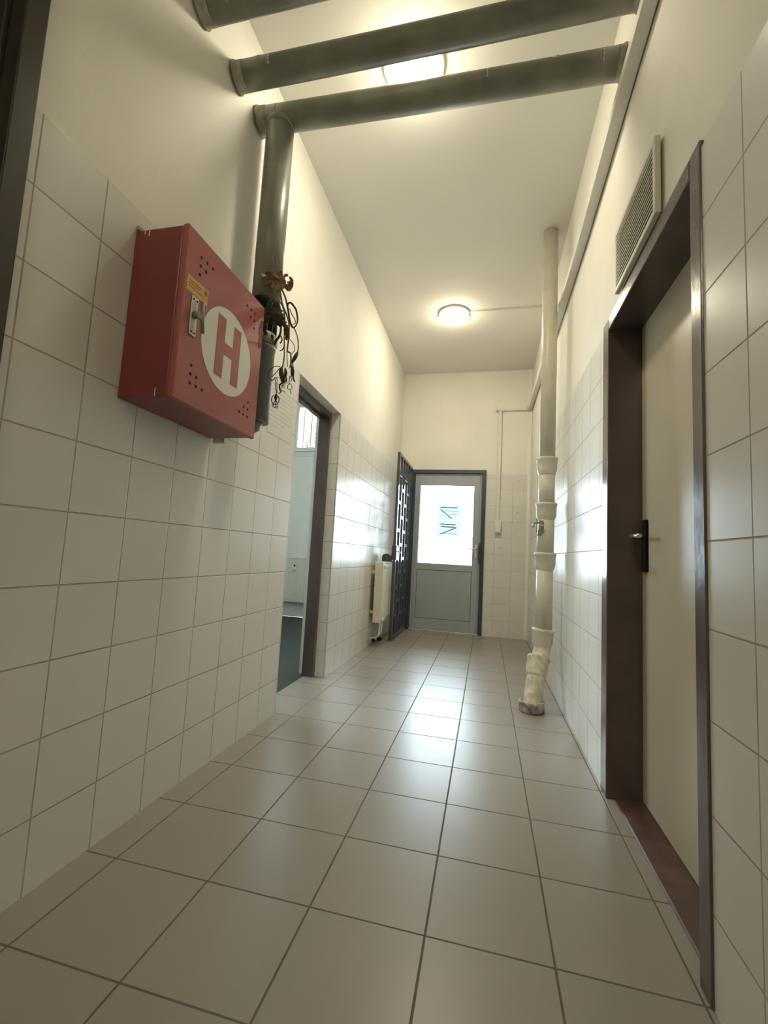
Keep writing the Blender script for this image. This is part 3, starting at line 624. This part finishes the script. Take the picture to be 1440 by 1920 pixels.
# ---------------- cable trunking
path = [(-1.5, 2.82), (.9, 2.80), (1.44, 2.789), (1.68, 2.773), (2.005, 2.754), (2.455, 2.728), (2.81, 2.722), (3.27, 2.729), (3.51, 2.736), (4.5, 2.77), (YE-.052, 2.792)]
def sweep(bm, secs):
    rings = [[bm.verts.new(p) for p in s] for s in secs]
    for a, b in zip(rings, rings[1:]):
        for k in range(4): bm.faces.new((a[k], a[(k+1) % 4], b[(k+1) % 4], b[k]))
    bm.faces.new(rings[0][::-1]); bm.faces.new(rings[-1])
tr = thing('cable_trunking', 'off-white cable trunking running high along the right wall and round onto the end wall', 'trunking', (W, 2.5, 2.73))
obj('wall_run', 'trunk', lambda bm: sweep(bm, [((W+.001, y, z), (W-.048, y, z-.002), (W-.048, y, z+.040), (W+.001, y, z+.040)) for y, z in path]), tr, .002)
obj('corner_piece', 'trunk', lambda bm: [box(bm, W-.068, W-.001, YE-.05, YE-.001, 2.789, 2.850, bev=.003)], tr)
obj('end_wall_run', 'trunk', lambda bm: box(bm, 1.20, W-.07, YE-.024, YE-.0005, 2.790, 2.816), tr, .002)
obj('end_cap', 'trunk', lambda bm: box(bm, 1.185, 1.20, YE-.028, YE-.0005, 2.785, 2.845), tr, .002)
tv = thing('cable_trunking', 'white vertical trunking coming down the end wall to the light switch', 'trunking', (1.25, YE, 1.41))
obj('cover', 'trunk', lambda bm: box(bm, 1.228, 1.268, YE-.026, YE-.0005, 1.412, 2.789), tv, .002)
obj('base_strip', 'trunk', lambda bm: box(bm, 1.222, 1.2275, YE-.012, YE-.0005, 1.412, 2.789), tv)
sw = thing('light_switch', 'small white light switch at the foot of the vertical trunking', 'switch', (1.25, YE, 1.245))
obj('junction_box', 'white_plastic', lambda bm: box(bm, 1.212, 1.292, YE-.034, YE-.0005, 1.332, 1.410, bev=.004), sw)
obj('switch_box', 'white_plastic', lambda bm: box(bm, 1.214, 1.290, YE-.042, YE-.0005, 1.247, 1.330, bev=.006), sw)
obj('rocker', 'white_plastic', lambda bm: box(bm, 1.226, 1.278, YE-.049, YE-.0425, 1.260, 1.318, bev=.003), sw)
ck = tag(obj('cable_trunking', 'trunk', lambda bm: box(bm, .892, W-.001, 4.146, 4.160, ZC-.013, ZC-.0002), bev=.0015), 'thin white trunking on the ceiling from the far lamp to the right wall', 'trunking')

# ---------------- ceiling lamps
def lamp(label, x, y, extra=None):
    t = thing('ceiling_lamp', label, 'ceiling lamp', (x, y, ZC), 'round opal ceiling lamps')
    obj('base_ring', 'white_plastic', lambda bm: lathe(bm, [(.146, 0), (.150, .006), (.150, .016), (.146, .019), (.136, .019)], (x, y, ZC-.0003), (0, 0, -1), 56), t)
    prof = [(.141*math.cos(a), .0185+.078*math.sin(a)) for a in [math.radians(k*7.5) for k in range(13)]]
    obj('opal_dome', 'opal', lambda bm: lathe(bm, prof, (x, y, ZC), (0, 0, -1), 56, caps=False), t)
lamp('lit round opal ceiling lamp at the far end, in full view', .745, 4.170)
lamp('lit round opal ceiling lamp half hidden behind the olive-grey ceiling pipes', .708, 1.905)
lamp('added opal ceiling lamp behind the viewer, unseen, brightening the near end', .72, -1.55)  # unseen lamp added as fill for the near end of the corridor

# ---------------- vent grille over the right door
vg = thing('vent_grille', 'cream louvred vent grille above the brown-framed door', 'vent', (W, 1.63, 2.05))
VY0, VY1, VZ0, VZ1 = 1.443, 1.842, 2.046, 2.262
obj('duct_shade_plate', 'dark_void', lambda bm: box(bm, W-.006, W-.0005, VY0-.002, VY1+.002, VZ0-.002, VZ1+.002), vg)  # near-black plate on the wall, the duct's shade given as colour
def f(bm):
    x0, x1 = W-.020, W-.0005
    box(bm, x0, x1, VY0-.022, VY0-.002, VZ0-.024, VZ1+.024, bev=.004); box(bm, x0, x1, VY1+.002, VY1+.022, VZ0-.024, VZ1+.024, bev=.004)
    box(bm, x0, x1, VY0-.004, VY1+.004, VZ0-.024, VZ0-.002, bev=.004); box(bm, x0, x1, VY0-.004, VY1+.004, VZ1+.002, VZ1+.024, bev=.004)
obj('vent_frame', 'vent', f, vg)
for k in range(13):
    z = VZ0+.004+k*(VZ1-VZ0-.006)/13
    obj('louvre', 'vent', lambda bm: prism(bm, [(W-.0185, z+.004), (W-.0185, z+.0095), (W-.0160, z+.0115), (W-.0160, z+.007)], VY0-.002, VY1+.002, 'y'), vg)

# ---------------- two sheets on the outside of the door glass
def sheet(label, x0, x1, z0, z1, strokes):
    t = thing('paper_sheet', label, 'sheet', ((x0+x1)/2, YE+.040, z0), 'sheets on the door glass')
    y = YE+.0348
    obj('sheet', 'backlit', lambda bm: box(bm, x0, x1, y, y+.0004, z0, z1), t)
    def f(bm):
        for (ax, az, bx, bz, wd) in strokes:
            A = Vector((x0+ax*(x1-x0), z0+az*(z1-z0))); B = Vector((x0+bx*(x1-x0), z0+bz*(z1-z0)))
            n_ = Vector((-(B-A).y, (B-A).x)).normalized()*wd*.5
            prism(bm, [(A+n_)[:], (B+n_)[:], (B-n_)[:], (A-n_)[:]], y-.0004, y-.0001, 'y')
        for a, b, c, d in ((x0, x0+.006, z0, z1), (x1-.006, x1, z0, z1), (x0, x1, z0, z0+.006), (x0, x1, z1-.006, z1)):
            box(bm, a, b, y+.0006, y+.0009, c, d)
    obj('backlit_marks', 'backlit_ink', f, t)
sheet('upper bluish sheet on the door glass, diagonal mark falling to the right', .512, .802, 1.402, 1.594, [(.08, .78, .82, .78, .013), (.10, .66, .62, .02, .012), (.3, .57, .88, .54, .006), (.5, .34, .85, .32, .006)])
sheet('lower bluish sheet on the door glass, diagonal mark rising to the right', .508, .796, 1.180, 1.385, [(.12, .78, .80, .76, .013), (.14, .62, .80, .60, .012), (.12, .14, .84, .58, .012), (.3, .22, .88, .18, .006)])

# ---------------- tree outside the side-room window
te = thing('garden_tree', 'leafy tree seen through the barred high window of the side room', 'tree', (-2.6, 8.6, -.12))
rt = random.Random(3)
def f(bm):
    tube(bm, [(-2.6, 8.8, -.12), (-2.62, 8.8, 1.6), (-2.7, 8.8, 3.0), (-2.65, 8.9, 4.2)], [.09, .075, .05, .02], 10)
    for a, b in (((-2.68, 8.8, 2.4), (-3.3, 8.6, 3.5)), ((-2.65, 8.8, 2.2), (-1.8, 8.7, 4.2)), ((-2.7, 8.8, 3.0), (-3.2, 8.9, 4.2)), ((-2.65, 8.8, 1.8), (-3.8, 8.5, 2.9))):
        tube(bm, [a, Vector(a).lerp(Vector(b), .5)+Vector((0, 0, .1)), b], [.03, .018, .006], 6)
obj('trunk', 'bark', f, te)
def f(bm):
    for i in range(1300):
        u = rt.random(); c = Vector((-2.2, 8.8, 3.1)) + Vector((rt.gauss(.1, .55), rt.gauss(0, .35), rt.gauss(0, .40)))
        s = rt.uniform(.03, .06); a = rt.uniform(0, 6.28); t_ = rt.uniform(-.8, .8)
        d1_ = Vector((math.cos(a), t_, math.sin(a))).normalized()*s; d2_ = d1_.cross(Vector((rt.uniform(-1, 1), 1, rt.uniform(-1, 1)))).normalized()*s*.45
        bm.faces.new([bm.verts.new(c-d1_), bm.verts.new(c+d2_), bm.verts.new(c+d1_), bm.verts.new(c-d2_)])
lv = obj('leaves', 'foliage', f, te); lv['kind'] = 'stuff'
